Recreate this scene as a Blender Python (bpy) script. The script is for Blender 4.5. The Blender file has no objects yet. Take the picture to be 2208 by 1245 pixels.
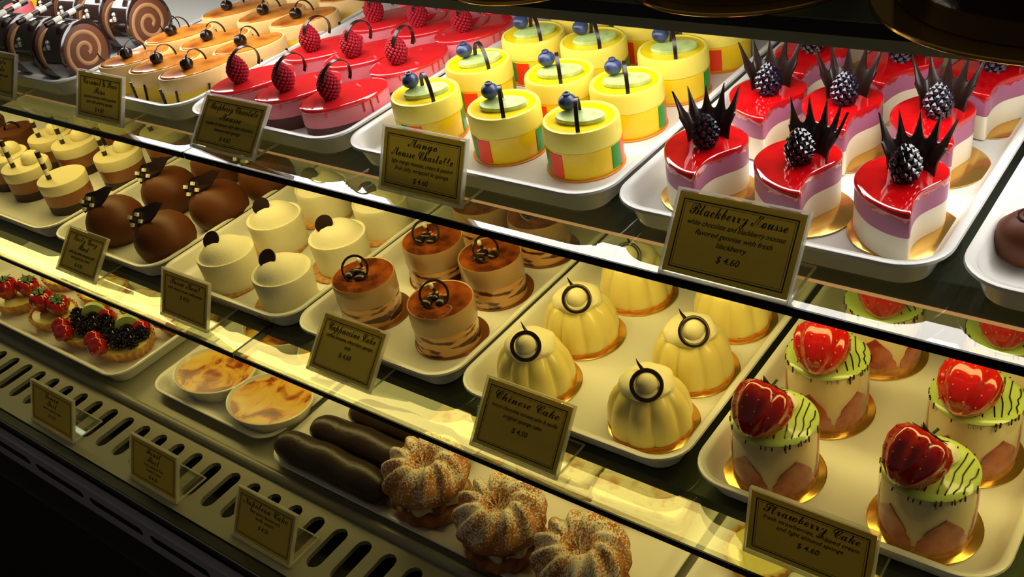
import bpy, bmesh, math, random
from mathutils import Vector, Matrix
random.seed(7)
PI = math.pi
S = bpy.context.scene
C = S.collection

# ---------------------------------------------------------------- camera
cam_d = bpy.data.cameras.new('camera')
cam = bpy.data.objects.new('camera', cam_d)
C.objects.link(cam)
CAM_Z = 1.5
Rm = ((0.7936151449, 0.5877735859, -0.1571534712),
      (0.2317558453, -0.5308655426, -0.8151509086),
      (-0.5625515353, 0.6104948709, -0.5575228988))
m = Matrix(((Rm[0][0], -Rm[1][0], -Rm[2][0], 0),
            (Rm[0][1], -Rm[1][1], -Rm[2][1], 0),
            (Rm[0][2], -Rm[1][2], -Rm[2][2], CAM_Z),
            (0, 0, 0, 1)))
cam.matrix_world = m
cam_d.sensor_fit = 'HORIZONTAL'
cam_d.sensor_width = 36.0
cam_d.lens = 36.0 * 2152.66 / 2208
cam_d.clip_start = 0.02
S.camera = cam

# ---------------------------------------------------------------- world, lamps, exposure
W = bpy.data.worlds.new('room_ambient'); S.world = W
W.use_nodes = True
bg = W.node_tree.nodes['Background']
bg.inputs[0].default_value = (1.0, 0.86, 0.62, 1)
bg.inputs[1].default_value = 0.06
S.view_settings.view_transform = 'Standard'
S.view_settings.look = 'None'
S.view_settings.exposure = 0.0
S.view_settings.gamma = 1.0
S.view_settings.use_curve_mapping = False
COOL = (1.0, 0.96, 0.90)
WARM = (1.0, 0.78, 0.23)
# emission strength, colour, y from, y to, z of the underside of every light bar in the case
BARS = [('top', 8.5, COOL, 0.630, 0.690, 1.2300),
        ('middle', 7.0, WARM, 0.592, 0.640, 1.0580),
        ('low', 5.2, WARM, 0.568, 0.612, 0.8500)]

# ---------------------------------------------------------------- materials
def _set(b, k, v):
    if k in b.inputs: b.inputs[k].default_value = v

def mat(name, col, rough=0.5, spec=0.5, metal=0.0, sss=0.0, col2=None, nscale=60.0, bump=0.0,
        bscale=200.0, coat=0.0, contrast=(0.4, 0.6), detail=3.0, sheen=0):
    M = bpy.data.materials.new(name); M.use_nodes = True
    nt = M.node_tree; b = nt.nodes['Principled BSDF']
    b.inputs['Base Color'].default_value = (*col, 1)
    b.inputs['Roughness'].default_value = rough
    b.inputs['Metallic'].default_value = metal
    _set(b, 'Specular IOR Level', spec)
    if sss:
        _set(b, 'Subsurface Weight', sss); _set(b, 'Subsurface Radius', (0.006, 0.004, 0.002))
        _set(b, 'Subsurface Scale', 1.0)
    if coat:
        _set(b, 'Coat Weight', coat); _set(b, 'Coat Roughness', 0.05)
    tc = nt.nodes.new('ShaderNodeTexCoord')
    if col2:
        n = nt.nodes.new('ShaderNodeTexNoise'); n.inputs['Scale'].default_value = nscale
        n.inputs['Detail'].default_value = detail
        r = nt.nodes.new('ShaderNodeValToRGB')
        r.color_ramp.elements[0].position = contrast[0]; r.color_ramp.elements[0].color = (*col, 1)
        r.color_ramp.elements[1].position = contrast[1]; r.color_ramp.elements[1].color = (*col2, 1)
        nt.links.new(tc.outputs['Object'], n.inputs['Vector'])
        nt.links.new(n.outputs[0], r.inputs[0]); nt.links.new(r.outputs[0], b.inputs['Base Color'])
    if bump:
        n2 = nt.nodes.new('ShaderNodeTexNoise'); n2.inputs['Scale'].default_value = bscale
        bp = nt.nodes.new('ShaderNodeBump'); bp.inputs['Strength'].default_value = bump
        bp.inputs['Distance'].default_value = 0.002
        nt.links.new(tc.outputs['Object'], n2.inputs['Vector'])
        nt.links.new(n2.outputs[0], bp.inputs['Height']); nt.links.new(bp.outputs[0], b.inputs['Normal'])
    return M

def glass(name, tint=(0.93, 0.97, 0.93), f0=0.07, rough=0.0, haze=0.0, hcol=(1, 1, 1), strength=1.0):
    # thin clear sheet: straight transmission plus a Schlick reflection
    M = bpy.data.materials.new(name); M.use_nodes = True
    nt = M.node_tree; nt.nodes.clear(); N = nt.nodes.new; L = nt.links.new
    out = N('ShaderNodeOutputMaterial'); tr = N('ShaderNodeBsdfTransparent'); gl = N('ShaderNodeBsdfGlossy')
    tr.inputs[0].default_value = (*tint, 1); gl.inputs['Roughness'].default_value = rough
    lw = N('ShaderNodeLayerWeight'); lw.inputs['Blend'].default_value = 0.5
    p = N('ShaderNodeMath'); p.operation = 'POWER'; p.inputs[1].default_value = 3.0
    mu = N('ShaderNodeMath'); mu.operation = 'MULTIPLY_ADD'; mu.inputs[1].default_value = strength; mu.inputs[2].default_value = f0
    mu.use_clamp = True
    L(lw.outputs['Facing'], p.inputs[0]); L(p.outputs[0], mu.inputs[0])
    mx = N('ShaderNodeMixShader'); L(mu.outputs[0], mx.inputs[0]); L(tr.outputs[0], mx.inputs[1]); L(gl.outputs[0], mx.inputs[2])
    last = mx
    if haze:
        d = N('ShaderNodeBsdfTranslucent'); d.inputs[0].default_value = (*hcol, 1)
        d2 = N('ShaderNodeBsdfDiffuse'); d2.inputs[0].default_value = (*hcol, 1)
        md = N('ShaderNodeMixShader'); md.inputs[0].default_value = 0.5; L(d.outputs[0], md.inputs[1]); L(d2.outputs[0], md.inputs[2])
        m2 = N('ShaderNodeMixShader'); m2.inputs[0].default_value = haze
        L(mx.outputs[0], m2.inputs[1]); L(md.outputs[0], m2.inputs[2]); last = m2
    L(last.outputs[0], out.inputs[0])
    return M

def emit(name, col, s):
    M = bpy.data.materials.new(name); M.use_nodes = True
    nt = M.node_tree; nt.nodes.clear()
    o = nt.nodes.new('ShaderNodeOutputMaterial'); e = nt.nodes.new('ShaderNodeEmission')
    e.inputs[0].default_value = (*col, 1); e.inputs[1].default_value = s
    nt.links.new(e.outputs[0], o.inputs[0]); return M

def card_mat(name, col, trans=0.35):
    M = bpy.data.materials.new(name); M.use_nodes = True
    nt = M.node_tree; b = nt.nodes['Principled BSDF']; out = nt.nodes['Material Output']
    b.inputs['Base Color'].default_value = (*col, 1); b.inputs['Roughness'].default_value = 0.35
    t = nt.nodes.new('ShaderNodeBsdfTranslucent'); t.inputs[0].default_value = (*col, 1)
    mx = nt.nodes.new('ShaderNodeMixShader'); mx.inputs[0].default_value = trans
    nt.links.new(b.outputs[0], mx.inputs[1]); nt.links.new(t.outputs[0], mx.inputs[2])
    nt.links.new(mx.outputs[0], out.inputs[0]); return M

def sugar_mat(name, dark, mid, sugar=(0.85, 0.80, 0.68), amount=0.5):
    # baked crust with powdered sugar sifted on its upward faces
    M = bpy.data.materials.new(name); M.use_nodes = True
    nt = M.node_tree; b = nt.nodes['Principled BSDF']; N = nt.nodes.new; L = nt.links.new
    b.inputs['Roughness'].default_value = 0.75
    tc = N('ShaderNodeTexCoord')
    n1 = N('ShaderNodeTexNoise'); n1.inputs['Scale'].default_value = 55; L(tc.outputs['Object'], n1.inputs['Vector'])
    r1 = N('ShaderNodeValToRGB'); r1.color_ramp.elements[0].position = .35; r1.color_ramp.elements[1].position = .65
    r1.color_ramp.elements[0].color = (*dark, 1); r1.color_ramp.elements[1].color = (*mid, 1); L(n1.outputs[0], r1.inputs[0])
    n2 = N('ShaderNodeTexNoise'); n2.inputs['Scale'].default_value = 520; n2.inputs['Detail'].default_value = 4; L(tc.outputs['Object'], n2.inputs['Vector'])
    n3 = N('ShaderNodeTexNoise'); n3.inputs['Scale'].default_value = 45; L(tc.outputs['Object'], n3.inputs['Vector'])
    ad = N('ShaderNodeMath'); ad.operation = 'MULTIPLY_ADD'; ad.inputs[1].default_value = 0.5; L(n3.outputs[0], ad.inputs[0]); L(n2.outputs[0], ad.inputs[2])
    sx = N('ShaderNodeSeparateXYZ'); L(tc.outputs['Normal'], sx.inputs[0])
    a2 = N('ShaderNodeMath'); a2.operation = 'MULTIPLY_ADD'; a2.inputs[1].default_value = 0.16; L(sx.outputs[2], a2.inputs[0]); L(ad.outputs[0], a2.inputs[2])
    r2 = N('ShaderNodeValToRGB'); r2.color_ramp.elements[0].position = 0.86 - 0.1 * amount; r2.color_ramp.elements[1].position = 0.97 - 0.1 * amount
    L(a2.outputs[0], r2.inputs[0])
    mx = N('ShaderNodeMix'); mx.data_type = 'RGBA'
    L(r2.outputs[0], mx.inputs[0]); L(r1.outputs[0], mx.inputs[6]); mx.inputs[7].default_value = (*sugar, 1)
    L(mx.outputs[2], b.inputs['Base Color'])
    bp = N('ShaderNodeBump'); bp.inputs['Strength'].default_value = 0.4; bp.inputs['Distance'].default_value = 0.001
    L(n2.outputs[0], bp.inputs['Height']); L(bp.outputs[0], b.inputs['Normal'])
    return M

def custard_mat():
    M = bpy.data.materials.new('custard'); M.use_nodes = True
    nt = M.node_tree; b = nt.nodes['Principled BSDF']; N = nt.nodes.new; L = nt.links.new
    b.inputs['Roughness'].default_value = 0.25
    tc = N('ShaderNodeTexCoord')
    ob = N('ShaderNodeObjectInfo')
    va = N('ShaderNodeVectorMath'); va.operation = 'ADD'
    sc = N('ShaderNodeVectorMath'); sc.operation = 'SCALE'; sc.inputs['Scale'].default_value = 3.0
    L(ob.outputs['Location'], sc.inputs[0]); L(tc.outputs['Object'], va.inputs[0]); L(sc.outputs[0], va.inputs[1])
    n = N('ShaderNodeTexNoise'); n.inputs['Scale'].default_value = 26; n.inputs['Detail'].default_value = 6; n.inputs['Distortion'].default_value = 0.8
    L(va.outputs[0], n.inputs['Vector'])
    r = N('ShaderNodeValToRGB'); e = r.color_ramp.elements
    e[0].position = .36; e[0].color = (.82, .58, .11, 1); e[1].position = .68; e[1].color = (.10, .018, .006, 1)
    x = e.new(.49); x.color = (.80, .42, .05, 1); x = e.new(.57); x.color = (.36, .07, .012, 1)
    L(n.outputs[0], r.inputs[0]); L(r.outputs[0], b.inputs['Base Color'])
    return M

M = {}
M['tray'] = mat('white_melamine', (.80, .80, .76), .22, .5)
M['steel'] = mat('brushed_steel', (.42, .43, .38), .34, .5, .75, bump=.05, bscale=90)
M['panel'] = mat('painted_grey_metal', (.13, .14, .10), .35, .5, .25)
M['trim'] = mat('grey_green_trim', (.20, .20, .12), .5)
M['deckpaint'] = mat('cream_painted_metal', (.31, .30, .23), .35, .5, .1)
M['white_wall'] = mat('pale_inner_panel', (.42, .42, .38), .5)
M['black'] = mat('black_enamel', (.006, .006, .006), .35, .4)
M['fascia'] = mat('dark_fascia', (.018, .014, .016), .5, .3)
M['greystrip'] = mat('grey_plastic_strip', (.40, .37, .48), .55)
M['floor'] = mat('dark_floor', (.02, .017, .015), .6, col2=(.03, .025, .02), nscale=8)
M['dusk'] = mat('dim_shop_wall', (.03, .022, .018), .8)
M['glass'] = glass('shelf_glass', (.90, .94, .86), .05, strength=.9)
M['acrylic'] = glass('clear_acrylic', (.96, .97, .93), .035, .02, haze=.035, strength=.6)
M['acrylic_edge'] = glass('acrylic_cut_edge', (.95, .95, .92), .08, .1, haze=.5, hcol=(.95, .93, .85))
M['acetate'] = glass('clear_acetate', (.98, .97, .92), .025, .04, haze=.03, strength=.5)
M['card'] = card_mat('gold_paper_card', (.74, .62, .13), .42)
M['ink'] = mat('black_ink', (.03, .022, .006), .5)
M['gold'] = mat('gold_board', (.76, .45, .10), .17, .5, .80)
M['brown_board'] = mat('brown_board', (.22, .075, .02), .3, .5, .4)
M['red_glaze'] = mat('red_mirror_glaze', (.62, .004, .006), .05, .6, coat=1.0, col2=(.50, .002, .004), nscale=60)
M['purple'] = mat('blackberry_mousse', (.42, .13, .24), .35, .4, sss=.1)
M['ivory'] = mat('ivory_mousse', (.86, .80, .62), .4, .4, sss=.1)
M['blackberry'] = mat('blackberry_skin', (.008, .004, .014), .12, .6, coat=.6)
M['dark_choc'] = mat('dark_chocolate', (.016, .006, .004), .25, .5)
M['dark_glaze'] = mat('dark_chocolate_glaze', (.028, .013, .012), .12, .6, coat=.7)
M['yellow_top'] = mat('mango_glaze', (.92, .66, .004), .2, .5, coat=.2)
M['yellow_pale'] = mat('pale_mango_cream', (.88, .74, .11), .35, .4, sss=.1)
M['yellow_body'] = mat('mango_mousse', (.90, .62, .004), .25, .4, coat=.15)
M['patch_red'] = mat('red_print', (.84, .05, .006), .3, .4)
M['patch_green'] = mat('green_print', (.004, .27, .03), .3, .4)
M['kiwi'] = mat('kiwi_flesh', (.55, .66, .25), .3, .5, sss=.1, col2=(.38, .52, .14), nscale=90)
M['kiwi_skin'] = mat('kiwi_rim', (.13, .16, .04), .4)
M['blueberry'] = mat('blueberry_skin', (.02, .03, .09), .3, .5, col2=(.05, .08, .18), nscale=90)
M['ras_glaze'] = mat('raspberry_glaze', (.72, .015, .02), .07, .6, coat=.9)
M['pink'] = mat('pink_mousse', (.78, .22, .26), .35, .4, sss=.1)
M['choc_mousse'] = mat('chocolate_mousse', (.10, .030, .022), .5)
M['raspberry'] = mat('raspberry_skin', (.36, .008, .022), .6, .3)
M['car_top'] = mat('caramel_glaze', (.72, .26, .03), .12, .5, coat=.5, col2=(.32, .07, .010), nscale=38, contrast=(.40, .66))
M['car_body'] = mat('caramel_mousse', (.86, .60, .24), .4, .4)
M['car_low'] = mat('vanilla_sponge', (.85, .58, .04), .4, .4)
M['roll_sponge'] = mat('chocolate_sponge', (.15, .045, .018), .6, bump=.3, bscale=400)
M['roll_cream'] = mat('coffee_cream', (.46, .25, .11), .5)
M['white_choc'] = mat('white_chocolate', (.85, .80, .66), .35)
M['trio_top'] = mat('white_chocolate_mousse', (.78, .70, .40), .4, .4, sss=.1)
M['trio_mid'] = mat('milk_chocolate_mousse', (.27, .095, .03), .4)
M['trio_low'] = mat('dark_sponge', (.025, .009, .006), .6)
M['dome'] = mat('cocoa_velvet', (.105, .028, .007), .5, .3)
M['velvet'] = mat('white_velvet', (.84, .80, .60), .55, .3, sss=.1, bump=.25, bscale=700)
M['biscuit'] = mat('biscuit', (.62, .34, .10), .6, col2=(.44, .19, .04), nscale=150)
M['cap_top'] = mat('coffee_glaze', (.33, .075, .012), .08, .6, coat=.5, col2=(.10, .018, .005), nscale=42, contrast=(.38, .60))
M['cap_band'] = mat('coffee_cream_band', (.42, .26, .12), .3, .5, coat=.3)
M['cap_layers'] = mat('layered_sponge', (.07, .014, .006), .22, .5, coat=.5, col2=(.62, .33, .11), nscale=38, contrast=(.44, .52), detail=2)
def layers_mat():
    q = M['cap_layers']; nt = q.node_tree
    mp = nt.nodes.new('ShaderNodeMapping'); mp.inputs['Scale'].default_value = (1, 1, 3.6)
    nz = [n for n in nt.nodes if n.type == 'TEX_NOISE'][0]; tc = [n for n in nt.nodes if n.type == 'TEX_COORD'][0]
    nt.links.new(tc.outputs['Object'], mp.inputs['Vector']); nt.links.new(mp.outputs[0], nz.inputs['Vector'])
layers_mat()
M['lemon'] = mat('lemon_cream_shell', (.84, .72, .24), .28, .5, sss=.1, coat=.2)
M['lemon_ball'] = mat('powdered_cream', (.84, .77, .46), .6)
M['peel'] = mat('orange_base', (.72, .26, .03), .3)
M['straw_body'] = mat('strawberry_cake_cream', (.82, .72, .50), .4, .4, sss=.1)
M['lime'] = mat('pistachio_glaze', (.48, .62, .16), .2, .5, coat=.4)
M['strawberry'] = mat('strawberry_skin', (.46, .006, .006), .14, .6, coat=.7)
M['seed'] = mat('strawberry_seed', (.50, .10, .02), .4)
M['slice'] = mat('strawberry_slice', (.34, .030, .012), .2, .5, coat=.4, col2=(.55, .14, .06), nscale=60)
M['leaf'] = mat('green_leaf', (.04, .13, .02), .4)
M['crust'] = mat('tart_crust', (.66, .38, .12), .6, col2=(.50, .22, .05), nscale=80, bump=.3)
M['choux'] = sugar_mat('sugared_choux', (.36, .12, .02), (.58, .25, .05), amount=.5)
M['choux_low'] = mat('baked_choux', (.45, .17, .035), .55, col2=(.25, .075, .012), nscale=50, bump=.3)
M['puff_cream'] = mat('whipped_filling', (.66, .56, .36), .5, col2=(.16, .05, .025), nscale=50, contrast=(.5, .58))
M['flaky'] = mat('sugared_flaky_pastry', (.88, .80, .56), .7, .3, col2=(.60, .25, .05), nscale=30, contrast=(.50, .64), bump=.5, bscale=260, detail=5)
M['eclair'] = mat('dark_fondant', (.028, .013, .007), .36, .5, bump=.25, bscale=140)
M['eclair_crust'] = mat('eclair_crust', (.16, .07, .025), .6)
M['custard'] = custard_mat()
M['porcelain'] = mat('cream_porcelain', (.80, .76, .60), .22, .5)
M['black_straw'] = mat('dark_candy', (.025, .010, .006), .35)
M['pinkfond'] = mat('pink_fondant', (.80, .16, .20), .3)
M['orangefond'] = mat('orange_cream', (.75, .30, .12), .4)
M['tin'] = mat('tin_joint', (.10, .10, .08), .3, .5, .6)

# ---------------------------------------------------------------- mesh helpers
def obj(name, bm, material, parent=None, smooth=True, loc=None, rot=None, angle=40):
    me = bpy.data.meshes.new(name)
    bmesh.ops.recalc_face_normals(bm, faces=bm.faces)
    bm.to_mesh(me); bm.free()
    if smooth:
        for p in me.polygons: p.use_smooth = True
        try: me.set_sharp_from_angle(angle=math.radians(angle))
        except Exception: pass
    me.materials.append(M[material] if isinstance(material, str) else material)
    o = bpy.data.objects.new(name, me); C.objects.link(o)
    if parent: o.parent = parent
    if loc: o.location = loc
    if rot: o.rotation_euler = rot
    return o

def tag(o, label, cat=None, group=None):
    o['label'] = label
    if cat: o['category'] = cat
    if group: o['group'] = group
    return o

def thing(name, label, cat, loc=(0, 0, 0), rz=0.0, group=None):
    o = bpy.data.objects.new(name, None); C.objects.link(o)
    o.empty_display_size = 0.02
    o.location = loc; o.rotation_euler = (0, 0, rz)
    return tag(o, label, cat, group)

def struct(o):
    o['kind'] = 'structure'; return o

def children(o): return [c for c in bpy.data.objects if c.parent == o]

def dup(root, loc, rz, label):
    r = root.copy(); C.objects.link(r); r.location = loc; r.rotation_euler = (0, 0, rz); r['label'] = label
    for ch in children(root):
        c = ch.copy(); C.objects.link(c); c.parent = r
        for g in children(ch):
            d = g.copy(); C.objects.link(d); d.parent = c
    return r

def place_all(make, spots, group, **kw):
    """first spot gets the master, the rest get copies; spot = (x, y, z, rz, label)"""
    master = None; out = []
    for s in spots:
        if master is None:
            master = make(s[4], group, **kw); master.location = s[:3]; master.rotation_euler = (0, 0, s[3]); out.append(master)
        else:
            out.append(dup(master, s[:3], s[3], s[4]))
    return out

def add_box(bm, x0, x1, y0, y1, z0, z1, mtx=None):
    v = [bm.verts.new((x, y, z)) for x in (x0, x1) for y in (y0, y1) for z in (z0, z1)]
    if mtx:
        for q in v: q.co = mtx @ q.co
    for f in ((0, 1, 3, 2), (4, 6, 7, 5), (0, 4, 5, 1), (2, 3, 7, 6), (0, 2, 6, 4), (1, 5, 7, 3)):
        bm.faces.new([v[i] for i in f])

def box(x0, x1, y0, y1, z0, z1, bev=0.0, mtx=None):
    bm = bmesh.new(); add_box(bm, x0, x1, y0, y1, z0, z1, mtx)
    if bev:
        bmesh.ops.bevel(bm, geom=list(bm.edges), offset=bev, segments=2, affect='EDGES', profile=.5)
    return bm

def loft(rings, cap0=True, cap1=True, bm=None, closed=True):
    bm = bm or bmesh.new()
    R_ = [[bm.verts.new(p) for p in r] for r in rings]
    n = len(R_[0])
    for a, b in zip(R_[:-1], R_[1:]):
        for i in range(n if closed else n - 1):
            j = (i + 1) % n
            bm.faces.new((a[i], a[j], b[j], b[i]))
    if cap0: bm.faces.new(list(reversed(R_[0])))
    if cap1: bm.faces.new(R_[-1])
    return bm

def circ(r, z, n=40, ry=None, cx=0, cy=0, ph=0):
    ry = r if ry is None else ry
    return [(cx + r * math.cos(2 * PI * i / n + ph), cy + ry * math.sin(2 * PI * i / n + ph), z) for i in range(n)]

def lathe(prof, n=40, ky=1.0, cx=0, cy=0, bm=None):
    return loft([circ(max(r, 1e-5), z, n, max(r, 1e-5) * ky, cx, cy) for r, z in prof], bm=bm)

def rod(p0, p1, r, n=10, bm=None, r1=None):
    p0, p1 = Vector(p0), Vector(p1); d = (p1 - p0).normalized()
    u = d.orthogonal().normalized(); v = d.cross(u); r1 = r if r1 is None else r1
    return loft([[tuple(c + (u * math.cos(2 * PI * i / n) + v * math.sin(2 * PI * i / n)) * q) for i in range(n)] for c, q in ((p0, r), (p1, r1))], bm=bm)

def path_tube(pts, r, n=8, bm=None, flat=1.0):
    pts = [Vector(p) for p in pts]; rings = []
    for i, p in enumerate(pts):
        d = (pts[min(i + 1, len(pts) - 1)] - pts[max(i - 1, 0)]).normalized()
        u = d.cross(Vector((0, 0, 1)));  u = u.normalized() if u.length > 1e-4 else d.orthogonal().normalized()
        v = d.cross(u); rr = r(i / (len(pts) - 1)) if callable(r) else r
        rings.append([tuple(p + u * math.cos(2 * PI * k / n) * rr + v * math.sin(2 * PI * k / n) * rr * flat) for k in range(n)])
    return loft(rings, bm=bm)

def torus(R0, r, n=40, k=8, arc=2 * PI, mtx=None, bm=None, flat=1.0):
    full = arc >= 2 * PI - 1e-6; rings = []
    m_ = n if full else n + 1
    for i in range(m_):
        a = arc * i / n
        rings.append([((R0 + r * math.cos(2 * PI * j / k)) * math.cos(a), (R0 + r * math.cos(2 * PI * j / k)) * math.sin(a), r * flat * math.sin(2 * PI * j / k)) for j in range(k)])
    if mtx: rings = [[tuple(mtx @ Vector(p)) for p in q] for q in rings]
    bm = bm or bmesh.new()
    if full:
        return loft(rings + [rings[0]], False, False, bm)
    return loft(rings, True, True, bm)

def ball(r, c=(0, 0, 0), sz=1.0, sub=2, bm=None, sx=1.0, sy=1.0, mtx=None):
    bm = bm or bmesh.new()
    M4 = Matrix.Translation(c) @ Matrix.Diagonal((sx, sy, sz, 1))
    if mtx: M4 = mtx @ M4
    bmesh.ops.create_icosphere(bm, subdivisions=sub, radius=r, matrix=M4)
    return bm

def drupes(r, h, d, n, z0, bm=None, c=(0, 0, 0), tip=.75, mtx=None):
    """cluster of drupelets over an upright berry body"""
    bm = bm or bmesh.new()
    ball(r * .86, (c[0], c[1], c[2] + z0 + h / 2), (h / 2) / r, 2, bm, mtx=mtx)
    for i in range(n):
        t = (i + .5) / n; zz = 1 - 2 * t; rr = math.sqrt(max(0, 1 - zz * zz)); a = i * 2.39996
        k = 1 - (1 - tip) * max(0, zz)
        ball(d, (c[0] + r * rr * k * math.cos(a), c[1] + r * rr * k * math.sin(a), c[2] + z0 + h / 2 + zz * h / 2), 1, 1, bm, mtx=mtx)
    return bm

def rrect(w, d, rad, n=8):
    pts = []
    for cx, cy, a0 in ((w / 2 - rad, d / 2 - rad, 0), (-w / 2 + rad, d / 2 - rad, PI / 2), (-w / 2 + rad, -d / 2 + rad, PI), (w / 2 - rad, -d / 2 + rad, 1.5 * PI)):
        for i in range(n + 1):
            a = a0 + (PI / 2) * i / n
            pts.append((cx + rad * math.cos(a), cy + rad * math.sin(a)))
    return pts

ROW = ['front', 'second', 'third', 'fourth', 'fifth']

# ================================================================ THE SETTING
fl = struct(obj('floor', box(-4, 3, -3, 3, -0.05, 0.0), 'floor', smooth=False))
wb = struct(obj('wall_back', box(-4, 3, 2.2, 2.3, 0, 2.8), 'dusk', smooth=False))

# ================================================================ DISPLAY CASE
ZT, ZM, ZD, ZO = 1.10, 0.88, 0.68, 1.257       # top of upper glass, middle glass, deck, overhead shelf
XL, XR = -2.35, 0.45
case = thing('display_case', 'long refrigerated pastry case with two glass shelves and a slotted front deck', 'display case', (0, 0.35, 0))
def cpart(name, bm, m_, smooth=False, **k):
    o = obj(name, bm, m_, case, smooth, **k); o.location = (0, -0.35, 0); return o
# overhead shelf
cpart('overhead_shelf', box(XL, XR, .590, .98, 1.2400, ZO, .0008), 'panel')
cpart('edge_trim', box(XL, XR, .5885, .5898, 1.2475, 1.2565), 'black')
cpart('edge_strip', box(XL, XR, .5885, .5899, 1.2395, 1.2474), 'trim')
for nm, zt, y0, joint in (('upper', ZT, .497, -.868), ('middle', ZM, .451, -.842)):
    for side, a, b in (('left', XL, joint - .0015), ('right', joint + .0015, XR)):
        g = obj('glass_shelf', box(a, b, y0, .98, zt - .008, zt), 'glass', None, False)
        tag(g, 'clear glass pane of the %s shelf, %s of the joint' % (nm, side), 'glass shelf', 'glass shelf panes')
        e = obj('front_edge', box(a, b, y0 - .0016, y0 - .0001, zt - .007, zt), 'black', g, False)
    cpart('shelf_joint', box(joint - .0014, joint + .0014, y0, .98, zt - .008, zt + .0002), 'black' if nm == 'middle' else 'tin')
# shelf housings under the glass, each with its lamp rail
cpart('shelf_housing', box(XL, XR, .573, .98, 1.068, 1.0915, .001), 'panel')
cpart('lamp_lip', box(XL + .03, XR - .03, .5718, .5745, 1.0664, 1.0678), emit('lamp_lip', (1.0, .47, .17), .62))  # no lamp: warm spill on the housing's lower edge, put in as a glow
cpart('shelf_housing', box(XL, XR, .507, .98, .860, .8715, .001), 'panel')
for nm, s_, c_, ya, yb, z in BARS:
    P_ = [(ya, z + .008), (ya + .004, z + .002), (ya + .012, z), (yb - .012, z), (yb - .004, z + .002), (yb, z + .008)]
    bm = loft([[(x, y, zz) for y, zz in P_] for x in (XL + .03, XR - .03)])
    t = cpart('light_bar', bm, emit('lamp_' + nm, c_, s_))
# back and end panels
cpart('back_panel', box(XL, XR, .99, 1.01, .3, 1.5), 'white_wall')
cpart('end_panel', box(XL - .02, XL, .36, 1.01, .3, 1.5), 'white_wall')
cpart('end_panel', box(XR, XR + .02, .36, 1.01, .3, 1.5), 'white_wall')
# deck with rolled front rail
cpart('deck', box(XL, XR, .455, .99, ZD - .012, ZD, .001), 'deckpaint')
cpart('deck_rail', path_tube([(XL, .452, ZD + .001), (XR, .452, ZD + .001)], .0068, 12), 'deckpaint', smooth=True)
# slotted air grille
def grille():
    bm = bmesh.new(); ya, yb = .352, .447; s0, s1 = .374, .433; hw = .0102
    pitch = .0376; x0 = -1.2465
    k0 = int(math.floor((XL - x0) / pitch)) + 1; k1 = int(math.floor((XR - x0) / pitch)) - 1
    z = lambda y: ZD - (yb - y) * .02
    for k in range(k0, k1 + 1):
        cx = x0 + k * pitch; L_, R_ = cx - pitch / 2, cx + pitch / 2
        sk = 0
        cap = 6; slot = []
        for i in range(cap + 1):
            a = PI * i / cap; slot.append((cx + hw * math.cos(a), s1 - hw + hw * math.sin(a)))
        for i in range(cap + 1):
            a = PI + PI * i / cap; slot.append((cx + hw * math.cos(a), s0 + hw + hw * math.sin(a)))
        outer = []
        for (x, y) in slot:
            if y > s1 - hw: outer.append((R_ if x > cx + hw * .6 else (L_ if x < cx - hw * .6 else x), yb))
            elif y < s0 + hw: outer.append((R_ if x > cx + hw * .6 else (L_ if x < cx - hw * .6 else x), ya))
            else: outer.append((R_ if x > cx else L_, y))
        n = len(slot)
        vs = [bm.verts.new((x, y, z(y))) for x, y in slot]; vd = [bm.verts.new((x, y, z(y) - .006)) for x, y in slot]
        vo = [bm.verts.new((x, y, z(y))) for x, y in outer]
        for i in range(n):
            j = (i + 1) % n
            try: bm.faces.new((vs[i], vs[j], vo[j], vo[i]))
            except ValueError: pass
            bm.faces.new((vd[i], vd[j], vs[j], vs[i]))
    bmesh.ops.remove_doubles(bm, verts=bm.verts, dist=1e-5)
    return bm
cpart('air_grille', grille(), 'deckpaint')
cpart('grille_trough', box(XL, XR, .353, .446, ZD - .06, ZD - .030), 'black')
cpart('front_channel', box(XL, XR, .338, .3515, ZD - .10, ZD - .004, .001), 'black')
cpart('front_glass_rail', path_tube([(XL, .3385, ZD - .006), (XR, .3385, ZD - .006)], .0016, 8), 'steel', smooth=True)
cpart('front_fascia', box(XL, XR, .30, .3375, .10, ZD - .075, .002), 'fascia')
def slotstrip():
    bm = bmesh.new(); add_box(bm, XL, XR, .3385, .3395, .585, .657)
    return bm
st = cpart('vent_strip', box(XL, XR, .326, .3365, .590, .658, .001), 'greystrip')
for k in range(-8, 10):
    cx = -.915 + k * .134
    if XL < cx - .06 and cx + .06 < XR:
        s_ = obj('vent_slot', loft([[(cx + x, .3255, .634 + y) for x, y in rrect(.116, .013, .006, 4)], [(cx + x, .3262, .634 + y) for x, y in rrect(.116, .013, .006, 4)]]), 'black', st, False)

# ================================================================ TRAYS
def make_tray(label, x0, x1, yf, depth, z, group='white serving trays', h=.024, material='tray'):
    w = x1 - x0; d = depth
    t = tray_mesh(w, d, h)
    o = obj('serving_tray', t, material); o.location = ((x0 + x1) / 2, yf + d / 2, z)
    return tag(o, label, 'tray', group)

def tray_mesh(w, d, h):
    lv = [(-.020, 0), (-.013, .001), (-.006, h * .78), (-.002, h * .84), (0, h * .90), (-.0006, h * .98), (-.003, h), (-.006, h * .97), (-.008, h * .88), (-.013, .009), (-.018, .0045), (-.024, .0035)]
    rings = []
    for ins, z in lv:
        rad = max(.034 + ins, .006)
        rings.append([(x, y, z) for x, y in rrect(w + 2 * ins, d + 2 * ins, rad)])
    return loft(rings)

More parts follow.
